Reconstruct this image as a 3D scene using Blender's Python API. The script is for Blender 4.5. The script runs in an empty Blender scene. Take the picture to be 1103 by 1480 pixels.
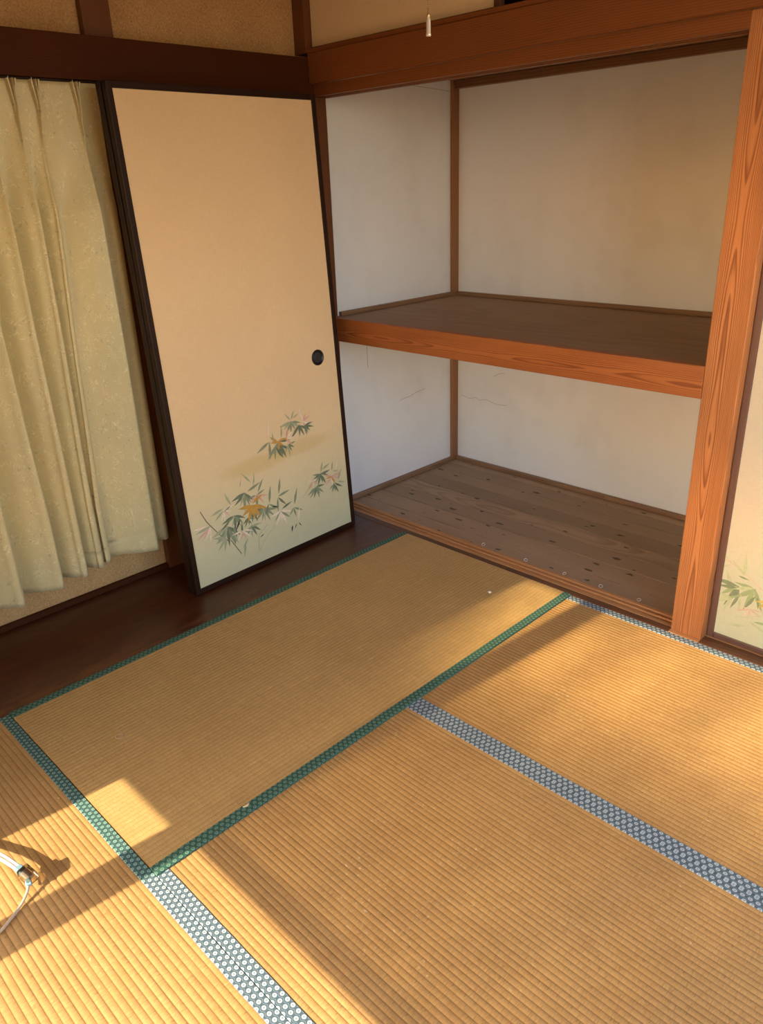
import bpy, bmesh, math, random
import numpy as np
from mathutils import Vector

random.seed(7)
rng = np.random.default_rng(7)
SC = bpy.context.scene
COL = SC.collection
D = bpy.data

# ------------------------------------------------------------------ camera
cam_data = D.cameras.new('camera')
cam_data.sensor_fit = 'VERTICAL'
cam_data.sensor_height = 36.0
cam_data.lens = 1110.06 / 1480 * 36.0
cam_data.clip_start = 0.02
cam = D.objects.new('camera', cam_data)
COL.objects.link(cam)
cam.location = (2.20758, -2.28391, 1.45960)
cam.rotation_euler = (1.167434, 0.0348817, 0.7824706)
SC.camera = cam

# ------------------------------------------------------------------ light
SUN_EL = math.radians(26.6)
SUN_STRENGTH = 9.7
SKY_STRENGTH = 1.15
EXPOSURE = 0.27

world = D.worlds.new('sky')
SC.world = world
world.use_nodes = True
wn = world.node_tree
bg = wn.nodes['Background']
sky = wn.nodes.new('ShaderNodeTexSky')
sky.sky_type = 'NISHITA'
sky.sun_disc = False
sky.sun_elevation = SUN_EL
sky.sun_rotation = math.radians(180 + 5.7)
sky.air_density = 1.0
sky.dust_density = 0.6
wb = wn.nodes.new('ShaderNodeMix')          # white balance of the daylight, the same in every direction
wb.data_type, wb.blend_type = 'RGBA', 'MULTIPLY'
wb.inputs[0].default_value = 1.0
wb.inputs[7].default_value = (1.09, 0.925, 0.82, 1)
wn.links.new(sky.outputs[0], wb.inputs[6])
wn.links.new(wb.outputs[2], bg.inputs[0])
bg.inputs[1].default_value = SKY_STRENGTH

sun_data = D.lights.new('sun', 'SUN')
sun_data.energy = SUN_STRENGTH
sun_data.color = (1.0, 0.84, 0.60)
sun_data.angle = math.radians(0.6)
sun = D.objects.new('sun', sun_data)
COL.objects.link(sun)
sun.location = (-1, -8, 5)
sun.rotation_euler = Vector((0.10, 1.0, -math.tan(SUN_EL) * 1.005)).to_track_quat('-Z', 'Y').to_euler()

port_data = D.lights.new('sky_portal', 'AREA')
port_data.shape = 'RECTANGLE'
port_data.size = 3.3
port_data.size_y = 1.8
port_data.cycles.is_portal = True
port = D.objects.new('sky_portal', port_data)
COL.objects.link(port)
port.location = (1.1, -3.52, 0.9)
port.rotation_euler = (math.radians(90), 0, 0)

port2_data = port_data.copy()
port2_data.size, port2_data.size_y = 1.83, 1.85
port2 = D.objects.new('sky_portal', port2_data)
COL.objects.link(port2)
port2.location = (2.82, -1.035, 1.225)
port2.rotation_euler = (math.radians(90), 0, math.radians(90))

vs = SC.view_settings
SC.display_settings.display_device = 'sRGB'
vs.view_transform = 'Standard'
vs.look = 'None'
vs.gamma = 1.0
vs.use_curve_mapping = False
vs.exposure = EXPOSURE
SC.cycles.max_bounces = 10
SC.cycles.diffuse_bounces = 7
SC.cycles.transparent_max_bounces = 12
SC.cycles.sample_clamp_indirect = 8.0
SC.cycles.caustics_reflective = False
SC.cycles.caustics_refractive = False

# ------------------------------------------------------------------ node helper
class NB:
    def __init__(self, name):
        self.m = D.materials.new(name)
        self.m.use_nodes = True
        self.t = self.m.node_tree
        self.p = self.t.nodes['Principled BSDF']
        self.out = self.t.nodes['Material Output']
    def n(self, kind, **kw):
        nd = self.t.nodes.new(kind)
        for k, v in kw.items():
            setattr(nd, k, v)
        return nd
    def set(self, sock, v):
        if isinstance(v, bpy.types.NodeSocket):
            self.t.links.new(v, sock)
        else:
            if sock.type == 'RGBA' and len(v) == 3:
                v = (*v, 1)
            sock.default_value = v
    def obj(self):
        return self.n('ShaderNodeTexCoord').outputs['Object']
    def sep(self, v):
        s = self.n('ShaderNodeSeparateXYZ')
        self.set(s.inputs[0], v)
        return s.outputs[0], s.outputs[1], s.outputs[2]
    def vec(self, x, y, z):
        c = self.n('ShaderNodeCombineXYZ')
        for i, v in enumerate((x, y, z)):
            self.set(c.inputs[i], v)
        return c.outputs[0]
    def math(self, op, a, b=0.0, c=0.0, clamp=False):
        m = self.n('ShaderNodeMath', operation=op, use_clamp=clamp)
        for i, v in enumerate((a, b, c)):
            self.set(m.inputs[i], v)
        return m.outputs[0]
    def noise(self, v, scale=1.0, detail=2.0, rough=0.5, dist=0.0):
        t = self.n('ShaderNodeTexNoise')
        self.set(t.inputs['Vector'], v)
        t.inputs['Scale'].default_value = scale
        t.inputs['Detail'].default_value = detail
        t.inputs['Roughness'].default_value = rough
        t.inputs['Distortion'].default_value = dist
        return t.outputs['Fac']
    def ramp(self, f, stops, interp='LINEAR'):
        r = self.n('ShaderNodeValToRGB')
        cr = r.color_ramp
        cr.interpolation = interp
        while len(cr.elements) < len(stops):
            cr.elements.new(0.5)
        for e, (pos, c) in zip(cr.elements, stops):
            e.position = pos
            e.color = (*c, 1) if len(c) == 3 else c
        self.set(r.inputs[0], f)
        return r.outputs[0]
    def rng(self, v, a, b, c, d, smooth=False):
        r = self.n('ShaderNodeMapRange')
        if smooth:
            r.interpolation_type = 'SMOOTHSTEP'
        for i, x in enumerate((v, a, b, c, d)):
            self.set(r.inputs[i], x)
        return r.outputs[0]
    def mix(self, f, a, b, mode='MIX'):
        m = self.n('ShaderNodeMix', data_type='RGBA', blend_type=mode)
        self.set(m.inputs[0], f)
        self.set(m.inputs[6], a)
        self.set(m.inputs[7], b)
        return m.outputs[2]
    def bump(self, h, strength=0.3, dist=0.001):
        b = self.n('ShaderNodeBump')
        b.inputs['Strength'].default_value = strength
        b.inputs['Distance'].default_value = dist
        self.set(b.inputs['Height'], h)
        self.set(self.p.inputs['Normal'], b.outputs[0])
    def fin(self, color, rough=0.5, spec=0.5):
        self.set(self.p.inputs['Base Color'], color)
        self.set(self.p.inputs['Roughness'], rough)
        self.p.inputs['Specular IOR Level'].default_value = spec
        return self.m

def plain(name, c, rough=0.5, metal=0.0, spec=0.5):
    b = NB(name)
    f = b.noise(b.obj(), 40, 3)
    k = b.rng(f, 0, 1, 0.9, 1.1)
    b.p.inputs['Metallic'].default_value = metal
    return b.fin(b.mix(1.0, c, b.vec(k, k, k), 'MULTIPLY'), rough, spec)

# ------------------------------------------------------------------ materials
def wood(name, axis, dark, light, ring=70.0, center=(0.0, 0.0), warp=0.05, rough=0.45, bump=0.15, knots=False, con=0.55, spec=0.4):
    b = NB(name)
    x, y, z = b.sep(b.obj())
    rnd = b.n('ShaderNodeObjectInfo').outputs['Random']
    g, a, c = {'x': (x, y, z), 'y': (y, x, z), 'z': (z, x, y)}[axis]
    off = b.math('MULTIPLY', rnd, 17.0)
    gg = b.math('ADD', g, off)
    n1 = b.noise(b.vec(b.math('MULTIPLY', a, 3.0), b.math('MULTIPLY', c, 3.0), b.math('MULTIPLY', gg, 1.1)), 1.0, 1.0)
    n2 = b.noise(b.vec(b.math('MULTIPLY', a, 14.0), b.math('MULTIPLY', c, 14.0), b.math('MULTIPLY', gg, 2.2)), 1.0, 2.0)
    da = b.math('SUBTRACT', a, center[0])
    dc = b.math('SUBTRACT', c, center[1])
    r = b.math('SQRT', b.math('ADD', b.math('MULTIPLY', da, da), b.math('MULTIPLY', dc, dc)))
    r = b.math('ADD', r, b.math('MULTIPLY', n1, warp * 2.2))
    r = b.math('ADD', r, b.math('MULTIPLY', n2, warp * 0.35))
    fr = b.math('FRACT', b.math('MULTIPLY', r, ring))
    late = b.ramp(fr, [(0.0, (.05,) * 3), (0.45, (.2,) * 3), (0.84, (1, 1, 1)), (0.93, (.85,) * 3), (1.0, (.05,) * 3)])
    fib = b.noise(b.vec(b.math('MULTIPLY', a, 320.0), b.math('MULTIPLY', c, 320.0), b.math('MULTIPLY', gg, 7.0)), 1.0, 2.0)
    blot = b.noise(b.vec(b.math('MULTIPLY', a, 6.0), b.math('MULTIPLY', c, 6.0), b.math('MULTIPLY', gg, 2.0)), 1.0, 3.0)
    f = b.math('ADD', b.math('MULTIPLY', late, con), b.math('MULTIPLY', b.math('SUBTRACT', fib, 0.5), 0.6))
    f = b.math('ADD', f, b.math('MULTIPLY', b.math('SUBTRACT', blot, 0.5), 0.7), clamp=True)
    col = b.mix(f, light, dark)
    if knots:
        tone = b.rng(b.math('FRACT', b.math('MULTIPLY', rnd, 7.31)), 0, 1, 0.82, 1.18)
        col = b.mix(1.0, col, b.vec(tone, tone, tone), 'MULTIPLY')
        v = b.n('ShaderNodeTexVoronoi', voronoi_dimensions='2D')
        b.set(v.inputs['Vector'], b.vec(b.math('MULTIPLY', gg, 7.0), b.math('MULTIPLY', a, 15.0), off))
        v.inputs['Scale'].default_value = 1.0
        v.inputs['Randomness'].default_value = 0.9
        sel = b.n('ShaderNodeSeparateColor')
        b.set(sel.inputs[0], v.outputs['Color'])
        rad = b.math('MULTIPLY', b.rng(sel.outputs[0], 0.40, 1.0, 0.0, 0.17), b.rng(b.noise(b.obj(), 45, 2), 0.25, 0.75, 0.35, 1.6))
        k = b.math('SUBTRACT', 1.0, b.math('SMOOTH_MIN', 1.0, b.math('DIVIDE', v.outputs['Distance'], b.math('MAXIMUM', rad, 0.001)), 0.1), clamp=True)
        k = b.rng(k, 0.0, 0.35, 0.0, 0.85, True)
        col = b.mix(k, col, tuple(q * 0.28 for q in dark))
    b.bump(b.math('ADD', late, fib), bump, 0.0006)
    return b.fin(col, b.rng(fib, 0, 1, rough - .06, rough + .1), spec)

W_DK, W_LT = (0.185, 0.045, 0.011), (0.53, 0.20, 0.060)
M_POST = wood('post_wood', 'z', W_DK, (0.57, 0.225, 0.072), ring=400, center=(1.314, 0.064), warp=0.020, rough=0.5, bump=0.8, con=0.80)
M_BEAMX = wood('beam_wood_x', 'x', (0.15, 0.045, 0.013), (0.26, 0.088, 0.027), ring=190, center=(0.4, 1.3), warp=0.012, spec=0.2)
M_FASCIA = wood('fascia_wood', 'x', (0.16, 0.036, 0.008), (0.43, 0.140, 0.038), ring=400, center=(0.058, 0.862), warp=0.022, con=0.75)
M_BEAMY_SHADED = wood('beam_wood_y_shaded', 'y', (0.044, 0.0105, 0.003), (0.074, 0.020, 0.006), ring=190, center=(-0.2, 1.3), warp=0.012, rough=0.6, spec=0.12)  # same beam wood, darkened to paint in the low light at left
M_POSTD = wood('post_wood_dark', 'z', (0.085, 0.028, 0.010), (0.165, 0.058, 0.020), ring=200, center=(-0.3, -0.3), warp=0.015)
M_TRIM = wood('thin_trim_wood', 'x', (0.16, 0.085, 0.045), (0.30, 0.17, 0.09), ring=90, warp=0.04)
M_TRIMY = wood('thin_trim_wood_y', 'y', (0.16, 0.085, 0.045), (0.30, 0.17, 0.09), ring=90, warp=0.04)
M_SILL = wood('sill_wood', 'x', (0.30, 0.125, 0.045), (0.60, 0.31, 0.125), ring=200, center=(0.2, -0.3), warp=0.03)
M_SILLD = wood('sill_wood_dark', 'x', (0.055, 0.022, 0.010), (0.15, 0.06, 0.025), ring=160, center=(0.2, -0.3), warp=0.03)
M_PLANK = wood('plank_wood', 'x', (0.22, 0.145, 0.092), (0.42, 0.300, 0.20), ring=170, center=(0.5, -0.2), warp=0.03, rough=0.6, knots=True, bump=0.1)
M_DECK = wood('deck_wood', 'x', (0.27, 0.155, 0.082), (0.35, 0.215, 0.12), ring=60, center=(0.5, 0.3), warp=0.05, rough=0.55, bump=0.05)
M_CEIL = wood('ceiling_wood', 'y', (0.30, 0.19, 0.10), (0.52, 0.34, 0.20), ring=80, warp=0.05)

def board_mat():
    b = NB('dark_floor_board')
    x, y, z = b.sep(b.obj())
    n1 = b.noise(b.vec(b.math('MULTIPLY', x, 5), b.math('MULTIPLY', y, 1.2), 0.0), 1.0, 2)
    ring = b.math('FRACT', b.math('ADD', b.math('MULTIPLY', n1, 9.0), b.math('MULTIPLY', x, 22.0)))
    fib = b.noise(b.vec(b.math('MULTIPLY', x, 260), b.math('MULTIPLY', y, 6), 0.0), 1.0, 2)
    f = b.math('ADD', b.math('MULTIPLY', ring, 0.4), b.math('MULTIPLY', fib, 0.5))
    base = b.mix(f, (0.105, 0.028, 0.010), (0.045, 0.011, 0.004))
    # worn, paler strip along the mat edge and scattered scuffs
    edge = b.rng(x, -0.16, 0.0, 0.0, 1.0, True)
    w = b.noise(b.vec(b.math('MULTIPLY', x, 16), b.math('MULTIPLY', y, 4), 0.0), 1.0, 4, 0.65)
    wear = b.math('MULTIPLY', edge, b.rng(w, 0.45, 0.62, 0.0, 0.75, True))
    col = b.mix(wear, base, (0.21, 0.075, 0.028))
    b.bump(fib, 0.08, 0.0004)
    return b.fin(col, b.rng(w, 0.3, 0.7, 0.28, 0.5), 0.5)
M_BOARD = board_mat()

def sand_mat(name, dark, light):
    b = NB(name)
    o = b.obj()
    n = b.noise(o, 170, 3, 0.7, 0.6)
    n2 = b.noise(o, 480, 2, 0.6)
    n3 = b.noise(o, 6, 3)
    f = b.math('ADD', b.math('MULTIPLY', n, 0.75), b.math('MULTIPLY', n2, 0.35))
    f = b.rng(f, 0.32, 0.78, 0, 1)
    f = b.math('ADD', f, b.math('MULTIPLY', b.math('SUBTRACT', n3, 0.5), 0.5), clamp=True)
    b.bump(b.math('ADD', n, n2), 0.8, 0.003)
    return b.fin(b.mix(f, dark, light), 0.95, 0.1)
M_SAND = sand_mat('sand_wall', (0.36, 0.20, 0.085), (0.84, 0.56, 0.26))

def plaster_mat():
    b = NB('closet_plaster')
    o = b.obj()
    n = b.noise(o, 2.2, 4, 0.55, 0.4)
    n2 = b.noise(o, 9, 4, 0.6)
    x, y, z = b.sep(o)
    st = b.noise(b.vec(b.math('MULTIPLY', x, 7), b.math('MULTIPLY', y, 7), b.math('MULTIPLY', z, 0.9)), 1.0, 3)
    f = b.math('ADD', b.math('MULTIPLY', n, 0.6), b.math('ADD', b.math('MULTIPLY', n2, 0.25), b.math('MULTIPLY', st, 0.3)))
    f = b.rng(f, 0.52, 0.85, 0, 1, True)
    b.bump(b.noise(o, 240, 3), 0.12, 0.0008)
    return b.fin(b.mix(f, (0.83, 0.855, 0.90), (0.74, 0.745, 0.765)), 0.9, 0.15)
M_PLASTER = plaster_mat()

def paper_mat(name, u_axis, base, low, h0, h1, mist=None):
    """fusuma paper: a printed tint towards the foot and printed mist bands"""
    b = NB(name)
    x, y, z = b.sep(b.obj())
    u = {'x': x, 'y': y}[u_axis]
    f = b.rng(z, h0, h1, 1.0, 0.0, True)
    col = b.mix(f, base, low)
    if mist:
        for (mu, mv, ru, rv, slope, amt) in mist:
            du = b.math('DIVIDE', b.math('SUBTRACT', u, mu), ru)
            dv = b.math('SUBTRACT', z, b.math('ADD', mv, b.math('MULTIPLY', b.math('SUBTRACT', u, mu), slope)))
            dv = b.math('DIVIDE', dv, rv)
            d = b.math('ADD', b.math('MULTIPLY', du, du), b.math('MULTIPLY', dv, dv))
            col = b.mix(b.rng(d, 0.05, 1.0, amt, 0.0, True), col, (0.58, 0.43, 0.13))
    weave = b.noise(b.vec(b.math('MULTIPLY', u, 500), 0.0, b.math('MULTIPLY', z, 30)), 1.0, 2)
    weave2 = b.noise(b.vec(b.math('MULTIPLY', u, 30), 0.0, b.math('MULTIPLY', z, 500)), 1.0, 2)
    w = b.rng(b.math('ADD', weave, weave2), 0.5, 1.5, 0.92, 1.08)
    blot = b.rng(b.noise(b.obj(), 3, 3), 0.2, 0.8, 0.96, 1.04)
    w = b.math('MULTIPLY', w, blot)
    return b.fin(b.mix(1.0, col, b.vec(w, w, w), 'MULTIPLY'), 0.75, 0.25)
M_PAPER = paper_mat('fusuma_paper', 'y', (0.82, 0.62, 0.38), (0.62, 0.61, 0.40), 0.02, 0.75,
                    [(0.37, 0.435, 0.22, 0.045, 0.0, 0.42), (0.62, 0.450, 0.20, 0.040, 0.03, 0.38)])
M_PAPER2 = paper_mat('fusuma_paper_right', 'x', (0.62, 0.545, 0.395), (0.60, 0.60, 0.37), -0.02, 0.55)
M_CREAM = paper_mat('upper_panel_paper', 'x', (0.86, 0.70, 0.44), (0.86, 0.70, 0.44), 0.0, 1.0)
M_LACQ = plain('dimmed_lacquer', (0.024, 0.0095, 0.005), 0.45, 0.0, 0.22)  # frame lacquer blackened to paint in the dim light at left
M_LACQ2 = plain('brown_lacquer', (0.125, 0.060, 0.042), 0.42)
M_IRON = plain('black_iron', (0.012, 0.012, 0.014), 0.35, 0.3)
M_CUP = plain('grey_iron', (0.05, 0.053, 0.06), 0.4, 0.5)

def print_mat():
    b = NB('printed_bamboo')
    a = b.n('ShaderNodeAttribute', attribute_name='Col')
    k = b.rng(b.noise(b.obj(), 60, 2), 0, 1, 0.8, 1.2)
    return b.fin(b.mix(1.0, a.outputs['Color'], b.vec(k, k, k), 'MULTIPLY'), 0.7, 0.2)
M_PRINT = print_mat()

def tatami_mat_(name, axis, pitch, dark, light, seam, seam_amt, fine=650.0, aged=0.0):
    b = NB(name)
    x, y, z = b.sep(b.obj())
    l, w = (x, y) if axis == 'x' else (y, x)
    t = b.math('DIVIDE', w, pitch)
    row = b.math('FLOOR', t)
    fr = b.math('FRACT', t)
    half = b.math('FLOOR', b.math('MULTIPLY', t, 2.0))
    stalk = b.noise(b.vec(b.math('MULTIPLY', l, fine), b.math('MULTIPLY', row, 11.3), b.math('MULTIPLY', w, 60.0)), 1.0, 2.0, 0.6)
    dash = b.noise(b.vec(b.math('MULTIPLY', l, 420.0), b.math('MULTIPLY', half, 7.7), 3.0), 1.0, 1.0)
    patch = b.noise(b.vec(b.math('MULTIPLY', l, 14.0), b.math('MULTIPLY', row, 3.1), 9.0), 1.0, 2.0)
    big = b.noise(b.vec(b.math('MULTIPLY', l, 3.0), b.math('MULTIPLY', w, 3.0), 0.0), 1.0, 4.0, 0.6)
    f = b.math('ADD', b.math('MULTIPLY', b.math('SUBTRACT', stalk, 0.5), 1.7), b.math('MULTIPLY', b.math('SUBTRACT', patch, 0.5), 0.7))
    f = b.math('ADD', f, b.math('MULTIPLY', b.math('SUBTRACT', big, 0.5), 0.9))
    f = b.math('ADD', f, 0.5, clamp=True)
    col = b.mix(f, dark, light)
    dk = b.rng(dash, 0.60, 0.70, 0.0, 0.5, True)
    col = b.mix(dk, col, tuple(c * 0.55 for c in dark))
    if aged:
        sc = b.noise(b.vec(b.math('MULTIPLY', l, 9.0), b.math('MULTIPLY', w, 60.0), 5.0), 1.0, 3.0, 0.6)
        col = b.mix(b.rng(sc, 0.62, 0.75, 0.0, aged, True), col, tuple(min(1, c * 1.45) for c in light))
        x2 = b.noise(b.vec(b.math('MULTIPLY', l, 70.0), b.math('MULTIPLY', w, 7.0), 2.0), 1.0, 2.0)
        col = b.mix(b.rng(x2, 0.3, 0.8, 0.0, 0.5), col, dark)
        fl = b.noise(b.vec(b.math('MULTIPLY', l, 90.0), b.math('MULTIPLY', w, 90.0), 2.0), 1.0, 1.0)
        col = b.mix(b.rng(fl, 0.78, 0.82, 0.0, 0.5), col, tuple(min(1, c * 1.6) for c in light))
    else:
        fl = b.noise(b.vec(b.math('MULTIPLY', l, 75.0), b.math('MULTIPLY', w, 110.0), 2.0), 1.0, 1.0)
        reg = b.rng(b.noise(b.vec(b.math('MULTIPLY', l, 5.0), b.math('MULTIPLY', w, 5.0), 6.0), 1.0, 1.0), 0.5, 0.68, 0.0, 0.7)
        col = b.mix(b.math('MULTIPLY', reg, b.rng(fl, 0.66, 0.72, 0.0, 1.0)), col, (0.80, 0.62, 0.36))
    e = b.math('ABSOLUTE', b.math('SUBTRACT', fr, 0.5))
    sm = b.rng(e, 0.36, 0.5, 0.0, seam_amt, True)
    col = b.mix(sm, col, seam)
    b.bump(b.math('ADD', stalk, b.math('MULTIPLY', dash, 0.5)), 0.35, 0.0006)
    return b.fin(col, 0.52, 0.4)
PITCH = 0.0152
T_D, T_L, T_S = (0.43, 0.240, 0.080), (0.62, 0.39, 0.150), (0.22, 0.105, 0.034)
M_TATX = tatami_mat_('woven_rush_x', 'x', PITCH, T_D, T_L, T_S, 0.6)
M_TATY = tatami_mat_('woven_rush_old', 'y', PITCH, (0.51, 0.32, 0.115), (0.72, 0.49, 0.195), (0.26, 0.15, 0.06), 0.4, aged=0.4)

def heri_mat(name, axis, bg_c, disc, inner, hexline, fade=None, pa=0.0167, pb=0.0125):
    b = NB(name)
    x, y, z = b.sep(b.obj())
    l, w = (x, y) if axis == 'x' else (y, x)
    def cell(ol, ow):
        pl = b.math('FRACT', b.math('ADD', b.math('DIVIDE', l, pa), ol))
        pw = b.math('FRACT', b.math('ADD', b.math('DIVIDE', w, pb * 2), ow))
        dl = b.math('MULTIPLY', b.math('SUBTRACT', pl, 0.5), pa)
        dw = b.math('MULTIPLY', b.math('SUBTRACT', pw, 0.5), pb * 2 * 1.12)
        return b.math('SQRT', b.math('ADD', b.math('MULTIPLY', dl, dl), b.math('MULTIPLY', dw, dw)))
    d1 = cell(0.0, 0.0)
    d2 = cell(0.5, 0.5)
    d = b.math('MINIMUM', d1, d2)
    e = b.math('ABSOLUTE', b.math('SUBTRACT', d1, d2))
    s = pa / 0.0167
    body = b.ramp(b.math('DIVIDE', d, 0.012 * s), [(0.0, inner), (0.09, inner), (0.13, disc), (0.155, inner), (0.19, disc), (0.41, disc), (0.46, bg_c), (1.0, bg_c)])
    line = b.math('MULTIPLY', b.rng(e, 0.0006, 0.0012, 1.0, 0.0), b.rng(d, 0.0058 * s, 0.0066 * s, 0.0, 1.0))
    col = b.mix(line, body, hexline)
    if fade:
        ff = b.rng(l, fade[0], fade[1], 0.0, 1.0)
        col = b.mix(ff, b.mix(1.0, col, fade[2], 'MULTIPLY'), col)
    th = b.noise(b.vec(b.math('MULTIPLY', x, 900), b.math('MULTIPLY', y, 900), 0.0), 1.0, 1)
    k = b.rng(th, 0.2, 0.8, 0.88, 1.12)
    b.bump(th, 0.2, 0.0004)
    return b.fin(b.mix(1.0, col, b.vec(k, k, k), 'MULTIPLY'), 0.7, 0.25)
HB, HD, HI, HL = (0.080, 0.130, 0.165), (0.45, 0.54, 0.58), (0.17, 0.25, 0.30), (0.26, 0.34, 0.39)
M_HERIX = heri_mat('blue_border_cloth', 'x', HB, HD, HI, HL)
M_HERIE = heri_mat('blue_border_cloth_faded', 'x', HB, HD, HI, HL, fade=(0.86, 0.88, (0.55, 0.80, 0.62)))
M_HERIA = heri_mat('green_border_cloth', 'y', (0.030, 0.105, 0.078), (0.17, 0.30, 0.22), (0.045, 0.125, 0.10), (0.11, 0.21, 0.16))

def curtain_mat():
    b = NB('brocade_curtain')
    o = b.obj()
    x, y, z = b.sep(o)
    n = b.noise(b.vec(b.math('MULTIPLY', x, 22), b.math('MULTIPLY', y, 22), b.math('MULTIPLY', z, 20)), 1.0, 1.0, 0.5, 3.0)
    v = b.math('ABSOLUTE', b.math('SUBTRACT', b.math('FRACT', b.math('MULTIPLY', n, 4.0)), 0.5))
    line = b.rng(v, 0.0, 0.12, 1.0, 0.0)
    gate = b.rng(b.noise(o, 30, 1), 0.46, 0.56, 0.0, 1.0)
    line = b.math('MULTIPLY', line, gate)
    dk = b.math('MULTIPLY', b.rng(b.noise(b.vec(b.math('MULTIPLY', y, 120), x, b.math('MULTIPLY', z, 70)), 1.0, 1, 0.5, 1.0), 0.68, 0.74, 0.0, 0.45), 1.0)
    base = b.mix(b.noise(o, 9, 2), (0.80, 0.71, 0.40), (0.69, 0.65, 0.40))
    col = b.mix(dk, base, (0.30, 0.29, 0.19))
    col = b.mix(b.math('MULTIPLY', line, 0.85), col, (1.0, 0.95, 0.68))
    b.set(b.p.inputs['Base Color'], col)
    b.set(b.p.inputs['Roughness'], b.rng(line, 0, 1, 0.42, 0.24))
    b.p.inputs['Sheen Weight'].default_value = 0.25
    b.bump(line, 0.25, 0.0008)
    tr = b.n('ShaderNodeBsdfTranslucent')
    b.set(tr.inputs[0], b.mix(0.5, col, (0.9, 0.62, 0.16)))
    ms = b.n('ShaderNodeMixShader')
    ms.inputs[0].default_value = 0.22
    b.t.links.new(b.p.outputs[0], ms.inputs[1])
    b.t.links.new(tr.outputs[0], ms.inputs[2])
    b.t.links.new(ms.outputs[0], b.out.inputs[0])
    return b.m
M_CURT = curtain_mat()

def sheer_mat():
    """added unseen screen cloth, density shaped to pattern the sunlight on the mats"""
    b = NB('sun_pattern_sheer')
    x, y, z = b.sep(b.obj())
    f = b.rng(b.math('ADD', x, b.math('MULTIPLY', z, 0.45)), 0.72, 1.20, 0.02, 1.0, True)
    f = b.math('MULTIPLY', f, b.rng(z, 0.85, 1.2, 0.40, 0.85, True))
    f = b.math('MULTIPLY', f, b.rng(x, 1.5, 2.1, 1.0, 0.6, True))
    f = b.math('MULTIPLY', f, b.rng(b.noise(b.vec(b.math('MULTIPLY', x, 5.0), 0.0, b.math('MULTIPLY', z, 5.0)), 1.0, 2), 0.3, 0.7, 0.75, 1.15))
    tr = b.n('ShaderNodeBsdfTransparent')
    tr.inputs[0].default_value = (1.0, 0.95, 0.85, 1)
    tl = b.n('ShaderNodeBsdfTranslucent')
    tl.inputs[0].default_value = (0.15, 0.15, 0.15, 1)
    ms = b.n('ShaderNodeMixShader')
    b.set(ms.inputs[0], f)
    b.t.links.new(tl.outputs[0], ms.inputs[1])
    b.t.links.new(tr.outputs[0], ms.inputs[2])
    b.t.links.new(ms.outputs[0], b.out.inputs[0])
    return b.m
M_SHEER = sheer_mat()
M_BRASS = plain('brass', (0.75, 0.58, 0.30), 0.28, 1.0)
M_PEARL = plain('pearl_cord_end', (0.80, 0.72, 0.58), 0.22, 0.35)
M_WHITE = plain('white_plastic', (0.80, 0.82, 0.80), 0.35)
M_BEIGE = plain('beige_cord', (0.62, 0.50, 0.36), 0.45)
M_BLUE = plain('blue_grey_sleeve', (0.25, 0.42, 0.52), 0.4)
M_PALE = plain('pale_metal', (0.80, 0.79, 0.75), 0.35, 0.4)
M_CRACK = plain('crack_grey', (0.20, 0.17, 0.15), 0.9)
M_STRAW = plain('loose_straw', (0.72, 0.55, 0.28), 0.7)
M_GROUND = plain('garden_ground', (0.26, 0.24, 0.20), 0.95)
M_DENT = plain('pressed_straw', (0.50, 0.36, 0.22), 0.6)

def clear_mat():
    b = NB('clear_plastic')
    tr = b.n('ShaderNodeBsdfTransparent')
    tr.inputs[0].default_value = (0.86, 0.80, 0.70, 1)
    gl = b.n('ShaderNodeBsdfGlossy')
    gl.inputs['Roughness'].default_value = 0.12
    fr = b.n('ShaderNodeFresnel')
    fr.inputs[0].default_value = 1.5
    ms = b.n('ShaderNodeMixShader')
    b.t.links.new(b.math('ADD', fr.outputs[0], 0.12), ms.inputs[0])
    b.t.links.new(tr.outputs[0], ms.inputs[1])
    b.t.links.new(gl.outputs[0], ms.inputs[2])
    b.t.links.new(ms.outputs[0], b.out.inputs[0])
    return b.m
M_CLEAR = clear_mat()

# ------------------------------------------------------------------ mesh helpers
def mesh_obj(name, me, mat, parent=None, smooth=False):
    o = D.objects.new(name, me)
    COL.objects.link(o)
    for m in (mat if isinstance(mat, (list, tuple)) else [mat]):
        me.materials.append(m)
    if smooth:
        for p in me.polygons:
            p.use_smooth = True
    if parent is not None:
        o.parent = parent
    return o

def from_bm(name, bm, mat, parent=None, smooth=False):
    me = D.meshes.new(name)
    bm.normal_update()
    bm.to_mesh(me)
    bm.free()
    return mesh_obj(name, me, mat, parent, smooth)

def add_box(bm, lo, hi, bevel=0.0):
    lo, hi = Vector(lo), Vector(hi)
    r = bmesh.ops.create_cube(bm, size=1.0)
    for v in r['verts']:
        v.co = Vector(((v.co[i] + 0.5) * (hi[i] - lo[i]) + lo[i] for i in range(3)))
    if bevel > 0:
        es = list({e for v in r['verts'] for e in v.link_edges})
        bmesh.ops.bevel(bm, geom=es, offset=bevel, segments=2, affect='EDGES', profile=0.6)

def box(name, lo, hi, mat, parent=None, bevel=0.0):
    bm = bmesh.new()
    add_box(bm, lo, hi, bevel)
    return from_bm(name, bm, mat, parent)

def boxes(name, lst, mat, parent=None, bevel=0.0):
    bm = bmesh.new()
    for lo, hi in lst:
        add_box(bm, lo, hi, bevel)
    return from_bm(name, bm, mat, parent)

def struct(o, label, cat=None):
    o['kind'] = 'structure'
    o['label'] = label
    if cat:
        o['category'] = cat
    return o

def tag(o, label, cat, group=None):
    o['label'] = label
    o['category'] = cat
    if group:
        o['group'] = group
    return o

def empty(name, loc, rot=(0, 0, 0)):
    o = D.objects.new(name, None)
    COL.objects.link(o)
    o.location = loc
    o.rotation_euler = rot
    o.empty_display_size = 0.1
    return o

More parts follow.
